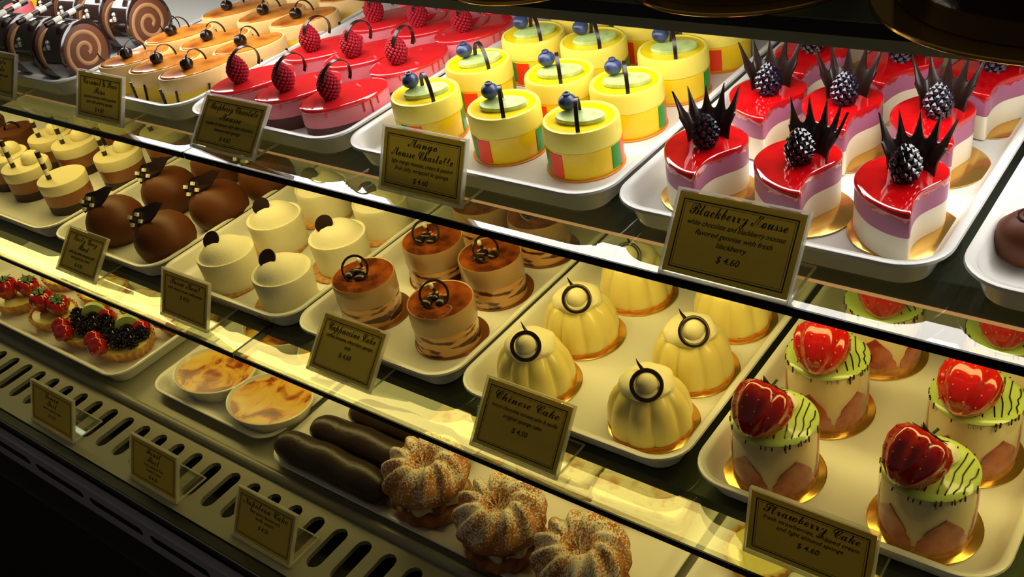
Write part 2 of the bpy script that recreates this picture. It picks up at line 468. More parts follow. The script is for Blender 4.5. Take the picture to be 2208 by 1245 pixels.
TF = .0035    # tray floor height
XT = [('roulade', -1.560, -1.140), ('caramel', -1.132, -.915), ('raspberry', -.910, -.680), ('mango', -.674, -.389), ('blackberry', -.384, -.139), ('truffle', -.133, .10)]
tray_lab = {
 'roulade': 'white tray holding the dark chocolate roulade slices at far upper left',
 'caramel': 'white tray holding the caramel topped ovals on the upper shelf',
 'raspberry': 'white tray holding the red glazed pink raspberry cakes on the upper shelf',
 'mango': 'white tray holding the yellow mango cakes on the upper shelf',
 'blackberry': 'white tray holding the red blackberry teardrop cakes on the upper shelf',
 'truffle': 'white tray cut by the right edge with a dark truffle on it'}
for n_, a, b in XT: make_tray(tray_lab[n_], a, b, .533, .42, ZT)
XM = [('dark', -1.84, -1.580), ('trio', -1.575, -1.291), ('dome', -1.285, -1.048), ('white', -1.043, -.799), ('coffee', -.795, -.568), ('lemon', -.563, -.319), ('strawberry', -.312, -.070)]
mid_lab = {
 'dark': 'white tray in shade at the far left of the middle shelf',
 'trio': 'white tray holding the three-layer chocolate cakes on the middle shelf',
 'dome': 'white tray holding the brown chocolate domes on the middle shelf',
 'white': 'white tray holding the white velvet cakes on the middle shelf',
 'coffee': 'white tray holding the brown layered coffee cakes on the middle shelf',
 'lemon': 'white tray holding the fluted lemon cream cakes on the middle shelf',
 'strawberry': 'white tray holding the strawberry topped cakes on the middle shelf'}
for n_, a, b in XM: make_tray(mid_lab[n_], a, b, .497, .43, ZM)
make_tray('white tray full of fruit tarts on the lower deck', -1.72, -1.197, .458, .42, ZD)
make_tray('low cream tray under the oval custard dishes', -1.160, -.900, .478, .40, ZD, h=.014)
make_tray('wide cream tray under the eclairs and sugared puffs', -.892, -.362, .462, .44, ZD, h=.012)
make_tray('empty-fronted cream tray at the right end of the lower deck', -.352, -.08, .462, .44, ZD, h=.014)

# ================================================================ CAKES
def spots(cols, rows, z, names, what, jit=.0, rz=0, skip=(), dx=0.0):
    """grid positions with a label that singles each one out"""
    out = []
    for r, y in enumerate(rows):
        for c, x in enumerate(cols):
            if (r, c) in skip: continue
            xx = x + dx * r + random.uniform(-jit, jit); yy = y + random.uniform(-jit, jit)
            out.append((xx, yy, z, rz + random.uniform(-.25, .25) * (1 if jit else 0), '%s, %s row, %s' % (what, ROW[r], names[c])))
    return out

# ---- blackberry mousse
HEART = [(-.030, -.010), (-.0345, .002), (-.035, .013), (-.032, .024), (-.026, .033), (-.016, .041), (-.004, .045), (.006, .042), (.015, .036), (.021, .030), (.024, .022), (.0235, .014), (.020, .007), (.014, -.001), (.009, -.009), (.0065, -.018), (.0058, -.028), (.006, -.037), (.003, -.0385), (-.004, -.0365), (-.012, -.032), (-.022, -.023)]
def smooth_closed(P_, k=3):
    out = []; n = len(P_)
    for i in range(n):
        p0, p1, p2, p3 = (Vector(P_[(i + j - 1) % n]) for j in range(4))
        for s in range(k):
            t = s / k
            out.append(tuple(.5 * ((2 * p1) + (p2 - p0) * t + (2 * p0 - 5 * p1 + 4 * p2 - p3) * t * t + (3 * p1 - p0 - 3 * p2 + p3) * t ** 3)))
    return out
HO = smooth_closed(HEART)
def outline(P_, s, z, sy=None): return [(x * s, y * (sy or s), z) for x, y in P_]
def crown(arc=2.25, r=.0165, hb=.0235, spikes=5, tall=.0190, lean=.22, seed=0):
    rnd = random.Random(seed); bm = bmesh.new(); n = spikes * 8; th = .0011
    fr, bk = [], []
    for i in range(n + 1):
        u = i / n; a = PI / 2 - arc / 2 + arc * u
        w = abs(((u * spikes) % 1.0) - .5) * 2      # 0 at spike centre
        if i == n: w = 1
        h = hb + tall * max(0, 1 - w) ** 2.4
        e = lean * max(0, h - hb) + .003
        dirx, diry = math.cos(a), math.sin(a)
        k = [r, r + .002, r + .004 + e]
        zz = [0, hb * .6, h]
        fan = (u - .5) * .5 * (h - hb)
        cols = []
        for rr, z in zip(k, zz):
            off = fan if z == h else 0
            cols.append((dirx * rr - (-diry) * 0 + (-off) * 1.0 if z == h else dirx * rr, diry * rr, z))
        fr.append(cols)
    for sgn in (0, 1):
        V = [[bm.verts.new((x * (1 - .06 * sgn), y * (1 - .06 * sgn), z)) for x, y, z in c] for c in fr]
        if sgn == 0: V0 = V
        for a_, b_ in zip(V[:-1], V[1:]):
            for q in range(2): bm.faces.new((a_[q], b_[q], b_[q + 1], a_[q + 1]))
    for a_, b_, c_, d_ in zip(V0[:-1], V0[1:], V[:-1], V[1:]):
        bm.faces.new((a_[2], b_[2], d_[2], c_[2])); bm.faces.new((a_[0], b_[0], d_[0], c_[0]))
    for s in (0, -1):
        for q in range(2): bm.faces.new((V0[s][q], V0[s][q + 1], V[s][q + 1], V[s][q]))
    return bm
def make_blackberry(label, group):
    t = thing('blackberry_mousse_cake', label, 'cake', group=group)
    obj('gold_board', lathe([(.0370, 0), (.0380, .0006), (.0380, .0014), (.0370, .0018)], 48, cx=-.001, cy=.005), 'gold', t)
    z0 = .0018
    obj('vanilla_mousse', loft([outline(HO, s, z) for s, z in ((.985, z0), (1.0, z0 + .001), (1.0, .0195), (.999, .0200))]), 'ivory', t)
    obj('blackberry_mousse', loft([outline(HO, s, z) for s, z in ((.998, .0196), (1.0, .0200), (1.0, .0335), (.998, .0340))]), 'purple', t)
    rings = [outline(HO, s, z) for s, z in ((1.006, .0322), (1.014, .0328), (1.016, .0345), (1.008, .0362), (.98, .0370), (.9, .0371))]
    # uneven lower lip of the glaze
    bm = loft(rings); bm.verts.ensure_lookup_table()
    for i in range(len(HO)):
        d = .0012 * math.sin(i * .9) + .001 * math.sin(i * 2.3)
        for q in (0, 1): bm.verts[q * len(HO) + i].co.z += d
    obj('mirror_glaze', bm, 'red_glaze', t, angle=70)
    obj('blackberry', drupes(.0088, .023, .0029, 60, .0355, c=(-.003, .006, 0), tip=.75), 'blackberry', t)
    bm = crown(); bmesh.ops.translate(bm, vec=(-.001, .0065, .0368), verts=bm.verts)
    obj('chocolate_crown', bm, 'dark_choc', t, angle=30)
    for ch in children(t):
        if 'board' not in ch.name: ch.scale = (1, 1, 1.1)
    return t
zt = ZT + TF
c3 = ['left column', 'middle column', 'right column']
bb = []
for r, (y, xs) in enumerate(((.599, (-.330, -.255, -.181)), (.697, (-.324, -.261, -.190)), (.785, (-.325, -.250, -.177)), (.872, (-.325, -.255, -.180)))):
    for c, x in enumerate(xs):
        rz = ((.09, .22, .22), (.15, .20, .35), (.05, -.15, 0), (0, 0, 0))[r][c]
        bb.append((x, y, zt, rz, 'red glazed teardrop cake with blackberry and chocolate crown, %s row, %s' % (ROW[r], c3[c])))
BB = place_all(make_blackberry, bb, 'blackberry teardrop cakes on the upper shelf')
for o, a in zip(BB, (.40, -.50, -.12, .30, .15, -.2, .2, .2, 0, 0, 0, 0)):
    for ch in children(o):
        if ch.name.startswith('chocolate_crown'):
            # each crown sits turned a little differently about its own berry
            ch.matrix_local = Matrix.Translation((-.003, .006, 0)) @ Matrix.Rotation(a, 4, 'Z') @ Matrix.Translation((.003, -.006, 0)) @ ch.matrix_local

# ---- mango charlotte
def shell_patch(r, a0, a1, z0, z1, th=.0006, n=10):
    rings = []
    bm = bmesh.new(); V = []
    for k in range(2):
        V.append([[bm.verts.new(((r + th * k) * math.cos(a0 + (a1 - a0) * i / n), (r + th * k) * math.sin(a0 + (a1 - a0) * i / n), z)) for i in range(n + 1)] for z in (z0, z1)])
    for i in range(n):
        for k in range(2): bm.faces.new((V[k][0][i], V[k][0][i + 1], V[k][1][i + 1], V[k][1][i]))
        for q in range(2): bm.faces.new((V[0][q][i], V[0][q][i + 1], V[1][q][i + 1], V[1][q][i]))
    for i in (0, n): bm.faces.new((V[0][0][i], V[0][1][i], V[1][1][i], V[1][0][i]))
    return bm
def arch(rad, w, th, a0=0.0, a1=PI, n=18):
    """flat chocolate band bent into an arch in the local XZ plane"""
    bm = bmesh.new(); V = []
    for i in range(n + 1):
        a = a0 + (a1 - a0) * i / n
        V.append([bm.verts.new(((rad + d) * math.cos(a), y, (rad + d) * math.sin(a))) for d, y in ((0, -w / 2), (th, -w / 2), (th, w / 2), (0, w / 2))])
    for a_, b_ in zip(V[:-1], V[1:]):
        for k in range(4): bm.faces.new((a_[k], a_[(k + 1) % 4], b_[(k + 1) % 4], b_[k]))
    bm.faces.new(V[0]); bm.faces.new(V[-1]); return bm
def xf(bm, *ms):
    m_ = Matrix.Identity(4)
    for q in ms: m_ = m_ @ q
    bmesh.ops.transform(bm, matrix=m_, verts=bm.verts); return bm
T_ = Matrix.Translation
def Rz(a): return Matrix.Rotation(a, 4, 'Z')
def Rx(a): return Matrix.Rotation(a, 4, 'X')
def Ry(a): return Matrix.Rotation(a, 4, 'Y')
def make_mango(label, group):
    t = thing('mango_cake', label, 'cake', group=group)
    R_ = .0325
    obj('board', lathe([(.0335, 0), (.034, .0005), (.034, .0012), (.0335, .0015)], 40), 'peel', t)
    obj('mango_mousse', lathe([(R_ - .0012, .0015), (R_ - .0004, .003), (R_ + .0001, .024), (R_ - .0002, .0255)], 48), 'yellow_body', t)
    obj('cream_band', lathe([(R_ - .0006, .0253), (R_ + .0003, .0262), (R_ + .0002, .041), (R_ - .0008, .0435), (R_ - .003, .0438), (R_ - .0045, .0425)], 48), 'yellow_pale', t)
    obj('mango_glaze', lathe([(R_ - .0044, .0415), (R_ - .0042, .0430), (.001, .0432)], 48), 'yellow_top', t)
    for a, w, v in ((-2.02, .24, .45), (.16, .36, .50), (1.9, .30, .5)):
        obj('green_print', shell_patch(R_ - .0002, a - w, a, .004, .0245), 'patch_green', t)
        obj('red_print', shell_patch(R_ - .0001, a, a + v, .003, .0240), 'patch_red', t)
    # kiwi half slice, blueberry, chocolate arch
    k = xf(loft([circ(.020, 0, 28, .0105), circ(.0215, .0030, 28, .0115), circ(.0205, .0052, 28, .0108)]), T_((.003, -.004, .0428)), Rz(.35), Rx(.10))
    kk = obj('kiwi_slice', k, 'kiwi', t)
    b = ball(.0080, (-.011, .000, .0555), .86, 3)
    be = obj('blueberry', b, 'blueberry', t)
    obj('blueberry_calyx', torus(.0026, .0008, 14, 6, mtx=T_((-.0112, -.0005, .0630)) @ Rx(.1)), 'blueberry', be)
    obj('chocolate_arch', xf(arch(.0150, .0034, .0012), T_((.006, -.011, .0428)), Rz(-1.05), Matrix.Diagonal((1.0, 1, 1.45, 1))), 'dark_choc', t)
    return t
mg = []
MR = ((.612, (-.625, -.533, -.452), (.5, .15, .0)), (.686, (-.620, -.524, -.453), (.55, .15, .1)), (.762, (-.608, -.536, -.449), (.4, .3, .1)), (.838, (-.600, -.522, -.444), (.2, .1, .6)))
for r, (y, xs, az) in enumerate(MR):
    for c, x in enumerate(xs):
        mg.append((x, y, zt, az[c], 'yellow mango cake with kiwi and blueberry, %s row, %s' % (ROW[r], c3[c])))
place_all(make_mango, mg, 'yellow mango cakes on the upper shelf')

# ---- raspberry ovals
def ell(a, b, z, n=44): return circ(a, z, n, b)
def make_rasp(label, group):
    t = thing('raspberry_mousse_cake', label, 'cake', group=group); A, B = .045, .0285
    obj('chocolate_base', loft([ell(A * .96, B * .96, 0), ell(A * .98, B * .98, .001), ell(A * .985, B * .985, .014)]), 'choc_mousse', t)
    obj('pink_mousse', loft([ell(A * .985, B * .985, .0140), ell(A, B, .0145), ell(A, B, .0305), ell(A * .995, B * .995, .031)]), 'pink', t)
    bm = loft([ell(A * 1.005, B * 1.008, .0295), ell(A * 1.018, B * 1.02, .0302), ell(A * 1.018, B * 1.02, .032), ell(A * .995, B * .99, .0334), ell(A * .93, B * .92, .0336)])
    g = obj('red_glaze', bm, 'ras_glaze', t, angle=70)
    for a, l in ((-1.35, .010), (-1.15, .014), (-.95, .008), (-2.2, .006)):
        p = [(A * 1.006 * math.cos(a), B * 1.012 * math.sin(a), .031 - l * s) for s in (0, .5, 1)]
        obj('glaze_drip', path_tube(p, lambda u: .0011 * (1 - .35 * u), 6), 'ras_glaze', g)
    obj('raspberry', drupes(.0102, .0295, .0021, 150, .0325, c=(-.012, 0, 0), tip=.6), 'raspberry', t)
    obj('chocolate_curl', xf(arch(.0165, .0042, .0009, -.5, 3.5, 24), T_((-.002, 0, .052)), Rz(.35), Rx(.15)), 'dark_choc', t)
    return t
rs = []
for r, (y, xs, az) in enumerate(((.600, (-.862, -.790, -.724), (1.05, 1.08, 1.1)), (.690, (-.845, -.781, -.717), (1.05, 1.1, 1.3)), (.780, (-.832, -.765, -.702), (1.0, 1.05, 1.1)), (.865, (-.832, -.765, -.702), (1.0, 1.05, 1.1)))):
    for c, x in enumerate(xs):
        rs.append((x, y, zt, az[c], 'red topped pink oval cake with raspberry, %s row, %s' % (ROW[r], c3[c])))
place_all(make_rasp, rs, 'raspberry oval cakes on the upper shelf')

# ---- caramel ovals
def make_caramel(label, group):
    t = thing('caramel_mousse_cake', label, 'cake', group=group); A, B = .043, .0262
    obj('sponge_base', loft([ell(A * .97, B * .97, 0), ell(A * .985, B * .985, .001), ell(A * .985, B * .985, .018)]), 'car_low', t)
    obj('caramel_mousse', loft([ell(A * .985, B * .985, .018), ell(A, B, .0185), ell(A, B, .033), ell(A * .98, B * .97, .0345)]), 'car_body', t)
    for k in range(7):
        a = 2 * PI * (k + .3) / 7; q = []
        for s in (0, 1):
            q.append((A * 1.0 * math.cos(a + .10 * s), B * 1.0 * math.sin(a + .10 * s), .002 + .020 * s))
        obj('chocolate_stripe', path_tube([q[0], q[1]], .0032, 6, flat=.35), 'dark_choc', t)
    obj('caramel_glaze', loft([ell(A * .93, B * .90, .0344), ell(A * .92, B * .89, .0356), ell(A * .85, B * .8, .0358)]), 'car_top', t, angle=70)
    obj('chocolate_bean', ball(.0078, (-.008, .001, .0410), .9, 2), 'dark_choc', t)
    obj('chocolate_curl', xf(arch(.0125, .0024, .0009, -.3, 3.3, 24), T_((.003, -.002, .042)), Rz(.6), Rx(-.35)), 'dark_choc', t)
    return t
cs = []
for r, (y, xs, az) in enumerate(((.600, (-1.074, -1.014, -.958), (1.0, 1.0, 1.08)), (.670, (-1.080, -1.010, -.948), (.95, 1.0, 1.05)), (.755, (-1.075, -1.005, -.945), (.95, 1.0, 1.0)), (.838, (-1.075, -1.005, -.945), (.95, 1.0, 1.0)))):
    for c, x in enumerate(xs):
        cs.append((x, y, zt, az[c], 'golden caramel topped oval cake, %s row, %s' % (ROW[r], c3[c])))
place_all(make_caramel, cs, 'caramel oval cakes on the upper shelf')

def striped_stick(t, pts, r):
    bm = bmesh.new(); rings = []
    N_ = 12; d = (pts[-1] - pts[0]).normalized(); u = d.orthogonal().normalized(); v = d.cross(u)
    for p in pts: rings.append([tuple(p + (u * math.cos(2 * PI * i / N_) + v * math.sin(2 * PI * i / N_)) * r) for i in range(N_)])
    loft(rings, bm=bm)
    for f in bm.faces:
        c_ = (f.calc_center_median() - pts[0]).dot(d) / (pts[1] - pts[0]).length
        f.material_index = int(max(0, min(len(pts) - 2, math.floor(c_)))) % 2
    o = obj('candy_stick', bm, 'black_straw', t); o.data.materials.append(M['white_choc']); return o
# ---- chocolate roulade
def make_roll(label, group):
    t = thing('chocolate_roulade_slice', label, 'cake', group=group); R_ = .0365; H = .0165
    mt = T_((0, 0, R_)) @ Ry(PI / 2)
    obj('glaze_coat', xf(loft([circ(R_ - .002, -H, 44), circ(R_, -H + .0015, 44), circ(R_, H - .0015, 44), circ(R_ - .002, H, 44)]), mt), 'dark_glaze', t)
    sp = obj('sponge', xf(loft([circ(R_ - .0055, -H - .0006, 40), circ(R_ - .005, -H - .0002, 40), circ(R_ - .005, H + .0002, 40), circ(R_ - .0055, H + .0006, 40)]), mt), 'roll_sponge', t)
    for s in (-1, 1):
        pts = []
        for i in range(70):
            u = i / 69; a = 2 * PI * 1.9 * u + .4; rr = .004 + (.0290 - .004) * u
            pts.append((rr * math.cos(a), rr * math.sin(a), s * (H + .0006)))
        obj('cream_swirl', xf(path_tube(pts, .0024, 6, flat=.4), mt), 'roll_cream', t)
    # checked candy stick lying across the top, and a curl
    striped_stick(t, [Vector((-.004, -.024 + .011 * k, 2 * R_ + .0032 + .0006 * k)) for k in range(6)], .0034)
    for k in range(4):
        bm = bmesh.new()
        c_ = Vector((random.uniform(-.012, .012), -.032 + random.uniform(-.010, -.001), random.uniform(.045, .058)))
        a = math.asin(max(-1, min(1, (c_.z - R_) / R_)))
        y = -math.cos(a) * R_
        add_box(bm, -.0017, .0017, -.0017, .0017, -.0017, .0017, T_((c_.x, y, c_.z)) @ Rx(random.random()) @ Rz(random.random()))
        obj('white_chocolate_chip', bm, 'white_choc', t, False)
    obj('chocolate_hoop', xf(torus(.0135, .0010, 30, 6, flat=.6), T_((.0185, .026, .024)), Ry(1.1)), 'dark_choc', t)
    return t
ro = []
RO = [(-1.180, .590, 'front row, nearest the caramel cakes'), (-1.240, .586, 'front row, second from the caramel cakes'), (-1.300, .584, 'front row, third from the caramel cakes'),
      (-1.360, .584, 'front row, fourth from the caramel cakes'), (-1.420, .584, 'front row, leftmost in view'),
      (-1.175, .683, 'second row, nearest the caramel cakes'), (-1.237, .683, 'second row, middle'), (-1.299, .683, 'second row, behind the third front slice'),
      (-1.361, .690, 'second row, furthest left')]
for i, (x, y, w) in enumerate(RO): ro.append((x, y, zt, .12 + .04 * math.sin(i * 2.1), 'dark glazed chocolate roulade slice, ' + w))
place_all(make_roll, ro, 'chocolate roulade slices on the upper shelf')

# petit fours behind the roulades
def make_petit(label, group, material='pinkfond'):
    t = thing('petit_four', label, 'cake', group=group)
    obj('sponge', lathe([(.020, 0), (.0205, .001), (.0205, .018)], 28), 'car_body', t)
    obj('icing', lathe([(.0205, .0178), (.021, .019), (.021, .031), (.019, .0335), (.001, .034)], 28), material, t)
    obj('chocolate_bead', ball(.005, (0, 0, .037), .9, 2), 'dark_choc', t)
    return t
for x, y, mm, w in ((-1.500, .690, 'pinkfond', 'pink iced petit four behind the roulades at upper left'), (-1.470, .735, 'orangefond', 'orange iced petit four behind the roulades, left of the other orange one'),
                    (-1.410, .755, 'orangefond', 'orange iced petit four behind the roulades, right of the other orange one'), (-1.535, .735, 'yellow_body', 'yellow iced petit four at the very top left corner')):
    o = make_petit(w, 'petit fours behind the roulades', mm); o.location = (x, y, zt)

# truffle on the right tray
t = thing('chocolate_truffle_cake', 'round dark chocolate truffle cut by the right edge, alone on its tray', 'cake', (-.103, .604, zt))
obj('truffle_body', lathe([(.016, 0), (.021, .005), (.0225, .013), (.021, .021), (.014, .028), (.005, .031), (.0005, .0315)], 32), 'dome', t)
obj('chocolate_swirl', path_tube([(.012 * (1 - i / 40) * math.cos(i * .5), .012 * (1 - i / 40) * math.sin(i * .5), .0285 + .0045 * i / 40) for i in range(40)], .0011, 6), 'dark_choc', t)

# ================================================================ MIDDLE SHELF
zm = ZM + TF
c2 = ['left column', 'right column']
def make_trio(label, group, dollop=True):
    t = thing('three_layer_chocolate_cake', label, 'cake', group=group); R_ = .0345
    obj('dark_base', lathe([(R_ * .93, 0), (R_ * .95, .002), (R_ * .955, .014)], 44), 'trio_low', t)
    obj('milk_layer', lathe([(R_ * .965, .0138), (R_ * .97, .0145), (R_ * .985, .033)], 44), 'trio_mid', t)
    obj('white_layer', lathe([(R_ * .995, .0328), (R_, .034), (R_ * 1.01, .047), (R_ * .99, .0485), (R_ * .93, .0484), (.001, .0478)], 44), 'trio_top', t)
    striped_stick(t, [Vector((-.010, -.013, .0465 + .0092 * k)) for k in range(6)], .0036)
    if dollop: obj('cream_dome', lathe([(.0135, .0475), (.0150, .0510), (.0145, .0560), (.0110, .0610), (.006, .0638), (.0005, .0645)], 28, cx=.002, cy=.012), 'trio_top', t)
    return t
tr = []
for r, (y, xs) in enumerate(((.584, (-1.540, -1.467, -1.366)), (.666, (-1.531, -1.461, -1.345)), (.750, (-1.531, -1.458, -1.345)))):
    for c, x in enumerate(xs):
        if (r, c) != (0, 2): tr.append((x, y + (.006 if (r, c) == (0, 0) else 0), zm, 0, 'three-layer chocolate cake with checked stick, %s row, %s' % (ROW[r], c3[c])))
place_all(make_trio, tr, 'three-layer chocolate cakes on the middle shelf')
o = make_trio('three-layer chocolate cake with checked stick and flat top, front row, right column', 'three-layer chocolate cakes on the middle shelf', False); o.location = (-1.364, .583, zm)
dk = []
def make_darkcup(label, group):
    t = thing('dark_chocolate_cup', label, 'cake', group=group)
    obj('cup', lathe([(.026, 0), (.030, .004), (.034, .032), (.032, .036), (.001, .037)], 32), 'dome', t)
    obj('chocolate_shaving', xf(arch(.012, .006, .0009), T_((0, 0, .036)), Rz(.7)), 'dark_choc', t)
    return t
for r, y in enumerate((.585, .668)):
    for c, x in enumerate((-1.760, -1.660)): dk.append((x, y, zm, 0, 'dark chocolate cup in shade at far left, %s row, %s' % (ROW[r], c2[c])))
place_all(make_darkcup, dk, 'dark chocolate cups at the far left of the middle shelf')

def make_dome(label, group):
    t = thing('chocolate_dome_cake', label, 'cake', group=group)
    obj('dome_body', lathe([(.026, 0), (.031, .002), (.0355, .009), (.0390, .019), (.0395, .027), (.0370, .037), (.0315, .046), (.0235, .053), (.0130, .0572), (.0005, .0585)], 48), 'dome', t)
    # dark shard with white chocolate chips
    bm = bmesh.new()
    P_ = [(-.022, -.004), (-.012, .006), (.000, .010), (.012, .016), (.024, .016), (.014, .002), (.006, -.006), (-.004, -.008), (-.012, -.014)]
    loft([[(x, .0012 * math.sin(x * 200), y) for x, y in P_], [(x, .0012 * math.sin(x * 200) + .0014, y) for x, y in P_]], bm=bm)
    sh = obj('chocolate_shard', xf(bm, T_((-.004, -.014, .0630)), Rz(.25), Rx(-.6), Matrix.Scale(1.3, 4)), 'dark_choc', t, False)
    for x, z in ((-.017, -.003), (-.008, .001), (-.002, -.005), (-.012, -.010)):
        bm = bmesh.new(); add_box(bm, x - .0018, x + .0018, -.0028, .0000, z - .0018, z + .0018, T_((-.004, -.014, .0630)) @ Rz(.25) @ Rx(-.6) @ Matrix.Scale(1.3, 4))
        obj('white_chocolate_chip', bm, 'white_choc', sh, False)
    return t
dm = []
for r, (y, xs) in enumerate(((.556, (-1.200, -1.090)), (.643, (-1.195, -1.086)), (.728, (-1.192, -1.084)))):
    for c, x in enumerate(xs): dm.append((x, y, zm, -.1 + .1 * r, 'brown chocolate dome with dark shard, %s row, %s' % (ROW[r], c2[c])))
place_all(make_dome, dm, 'chocolate domes on the middle shelf')

def make_white(label, group, deco=True):
    t = thing('white_velvet_cake', label, 'cake', group=group); R_ = .035
    obj('biscuit_base', lathe([(.0365, 0), (.038, .001), (.038, .0025), (.036, .0032)], 44, cx=-.0035, cy=-.0035), 'biscuit', t)
    obj('velvet_body', lathe([(R_ * .92, .003), (R_ * .935, .005), (R_ * .99, .038), (R_ * 1.0, .0425), (R_ * .985, .0446), (R_ * .94, .0448), (R_ * .90, .0436), (R_ * .82, .0470), (R_ * .68, .0525), (R_ * .48, .0572), (R_ * .25, .0597), (.0004, .0603)], 48), 'velvet', t)
    if deco:
        obj('chocolate_disc', xf(loft([circ(.0108, 0, 28), circ(.0112, .0004, 28), circ(.0112, .0012, 28), circ(.0108, .0016, 28)]), T_((-.009, -.006, .0610)), Rz(.3), Rx(.75)), 'dark_choc', t)
    return t
wt = []
for r, (y, xs) in enumerate(((.548, (-.950, -.849)), (.632, (-.955, -.842)), (.715, (-.955, -.850)))):
    for c, x in enumerate(xs): wt.append((x, y, zm, .2 * r, 'white velvet cylinder cake with domed top, %s row, %s' % (ROW[r], c2[c])))
WT = place_all(make_white, wt, 'white velvet cakes on the middle shelf')

def make_coffee(label, group):
    t = thing('coffee_layer_cake', label, 'cake', group=group); R_ = .0350
    obj('board', lathe([(.0388, 0), (.0398, .0006), (.0398, .0014), (.0388, .0018)], 44, cx=.0025, cy=.003), 'brown_board', t)
    obj('sponge_layers', lathe([(R_ * .98, .0018), (R_ * .985, .004), (R_ * .96, .009), (R_ * .99, .0130), (R_ * .955, .0185), (R_ * .985, .024), (R_ * .97, .0275)], 48), 'cap_layers', t)
    obj('coffee_band', lathe([(R_ * .985, .0270), (R_, .0280), (R_ * 1.0, .0500), (R_ * .99, .0512), (R_ * .96, .0506)], 48), 'cap_band', t)
    obj('coffee_glaze', lathe([(R_ * .965, .0495), (R_ * .96, .0508), (.001, .0510)], 48), 'cap_top', t)
    rg = obj('chocolate_ring', torus(.0145, .0014, 32, 6, mtx=T_((-.003, -.006, .0615)) @ Rz(.5) @ Rx(1.0)), 'dark_choc', t)
    for x, y, a in ((-.007, .002, .3), (.003, -.006, 1.2), (-.012, -.007, 2.2)):
        obj('coffee_bean', ball(.0056, (0, 0, 0), .6, 2, sx=1.35, mtx=T_((x, y, .0530)) @ Rz(a)), 'dark_choc', t)
    for x, y in ((-.004, .006), (.001, .002), (-.010, .004), (.006, .001)):
        bm = bmesh.new(); add_box(bm, -.0018, .0018, -.0018, .0018, -.0015, .0022, T_((x, y, .0535)) @ Rz(x * 300))
        obj('nut_crumb', bm, 'biscuit', t, False)
    obj('white_chocolate_drop', ball(.0026, (-.008, .006, .0640), 1.5, 2), 'white_choc', t)
    obj('chocolate_sprig', path_tube([(-.006, .006, .051), (-.006, .007, .058), (-.008, .006, .0615)], .0014, 6), 'dark_choc', t)
    return t
cf = []
for r, (y, xs) in enumerate(((.573, (-.740, -.629)), (.662, (-.716, -.633)), (.752, (-.716, -.633)))):
    for c, x in enumerate(xs): cf.append((x, y, zm, (.0, .3, -.2)[r] + .5 * c, 'brown glazed coffee layer cake on brown board, %s row, %s' % (ROW[r], c2[c])))
place_all(make_coffee, cf, 'coffee layer cakes on the middle shelf')

def make_lemon(label, group):
    t = thing('fluted_lemon_cake', label, 'cake', group=group)
    obj('gold_board', lathe([(.0405, 0), (.0415, .0006), (.0415, .0014), (.0405, .0018)], 44, cx=.002, cy=.002), 'gold', t)
    def ring(r, z, amp, n=108, k=9):
        return [((r * (1 - amp + amp * abs(math.cos(k * PI * i / n)) ** .8)) * math.cos(2 * PI * i / n), (r * (1 - amp + amp * abs(math.cos(k * PI * i / n)) ** .8)) * math.sin(2 * PI * i / n), z) for i in range(n)]
    obj('orange_base', loft([ring(.0385, .0018, .06), ring(.0388, .0045, .06)]), 'peel', t)
    prof = [(.0376, .0040, .07), (.0386, .0080, .09), (.0384, .015, .11), (.0370, .024, .12), (.0345, .0325, .12), (.0308, .0395, .12), (.0260, .0450, .09), (.0200, .0485, .05), (.001, .050, 0)]
    obj('cream_shell', loft([ring(*p) for p in prof]), 'lemon', t, angle=80)
    def collar(r, z, am=.035): return [(r * (1 + am * math.sin(5 * q + z * 300)) * math.cos(q), r * (1 + am * math.sin(5 * q + z * 300)) * math.sin(q), z) for q in (2 * PI * i / 60 for i in range(60))]
    obj('cream_collar', loft([collar(.0225, .0445), collar(.0245, .0470), collar(.0240, .0505), collar(.0205, .0540), collar(.0140, .0560), collar(.001, .0565)]), 'lemon_ball', t)
    obj('cream_ball', ball(.0108, (.005, -.0105, .0570), 1.0, 3), 'lemon_ball', t)
    # the ring leans on the ball, facing the front of the case
    mt = T_((.0075, -.0150, .0590)) @ Rz(.60) @ Rx(.88)
    obj('chocolate_ring', torus(.0128, .0019, 36, 8, mtx=mt, flat=.8), 'dark_choc', t)
    obj('chocolate_leaf', path_tube([(-.004, .004, .056), (-.009, .005, .0625), (-.011, .005, .068)], lambda u: .0022 * (1 - .9 * u), 6), 'dark_choc', t)
    return t
lm = []
for r, (y, xs) in enumerate(((.555, (-.502, -.376)), (.636, (-.502, -.377)), (.722, (-.490, -.379)))):
    for c, x in enumerate(xs): lm.append((x, y, zm, (.0, .15, -.2)[r] + .1 * c, 'fluted yellow lemon cake with chocolate ring, %s row, %s' % (ROW[r], c2[c])))
place_all(make_lemon, lm, 'fluted lemon cakes on the middle shelf')

def berry_ring(r, z, k=9, amp=.05, n=54, ph=0):
    return [((r * (1 - amp * (.5 + .5 * math.cos(k * 2 * PI * i / n + ph)))) * math.cos(2 * PI * i / n), (r * (1 - amp * (.5 + .5 * math.cos(k * 2 * PI * i / n + ph)))) * math.sin(2 * PI * i / n), z) for i in range(n)]
def straw_body(s=1.0, k=9, amp=.10):
    prof = [(.001, 0), (.006, .0015), (.0115, .006), (.0155, .013), (.0170, .020), (.0160, .026), (.012, .0300), (.006, .0295), (.001, .0280)]
    return loft([berry_ring(r * s, z * s, k, amp if 0 < i < 8 else 0) for i, (r, z) in enumerate(prof)])
def seeds(s=1.0):
    bm = bmesh.new()
    prof = [(.0115, .006), (.0150, .0125), (.0166, .019), (.0158, .0255)]
    for j, (r, z) in enumerate(prof):
        n = 10 + j * 2
        for i in range(n):
            a = 2 * PI * (i + .5 * (j % 2)) / n
            ball(.00055 * s, (r * .985 * s * math.cos(a), r * .985 * s * math.sin(a), z * s), 1.4, 1, bm)
    return bm
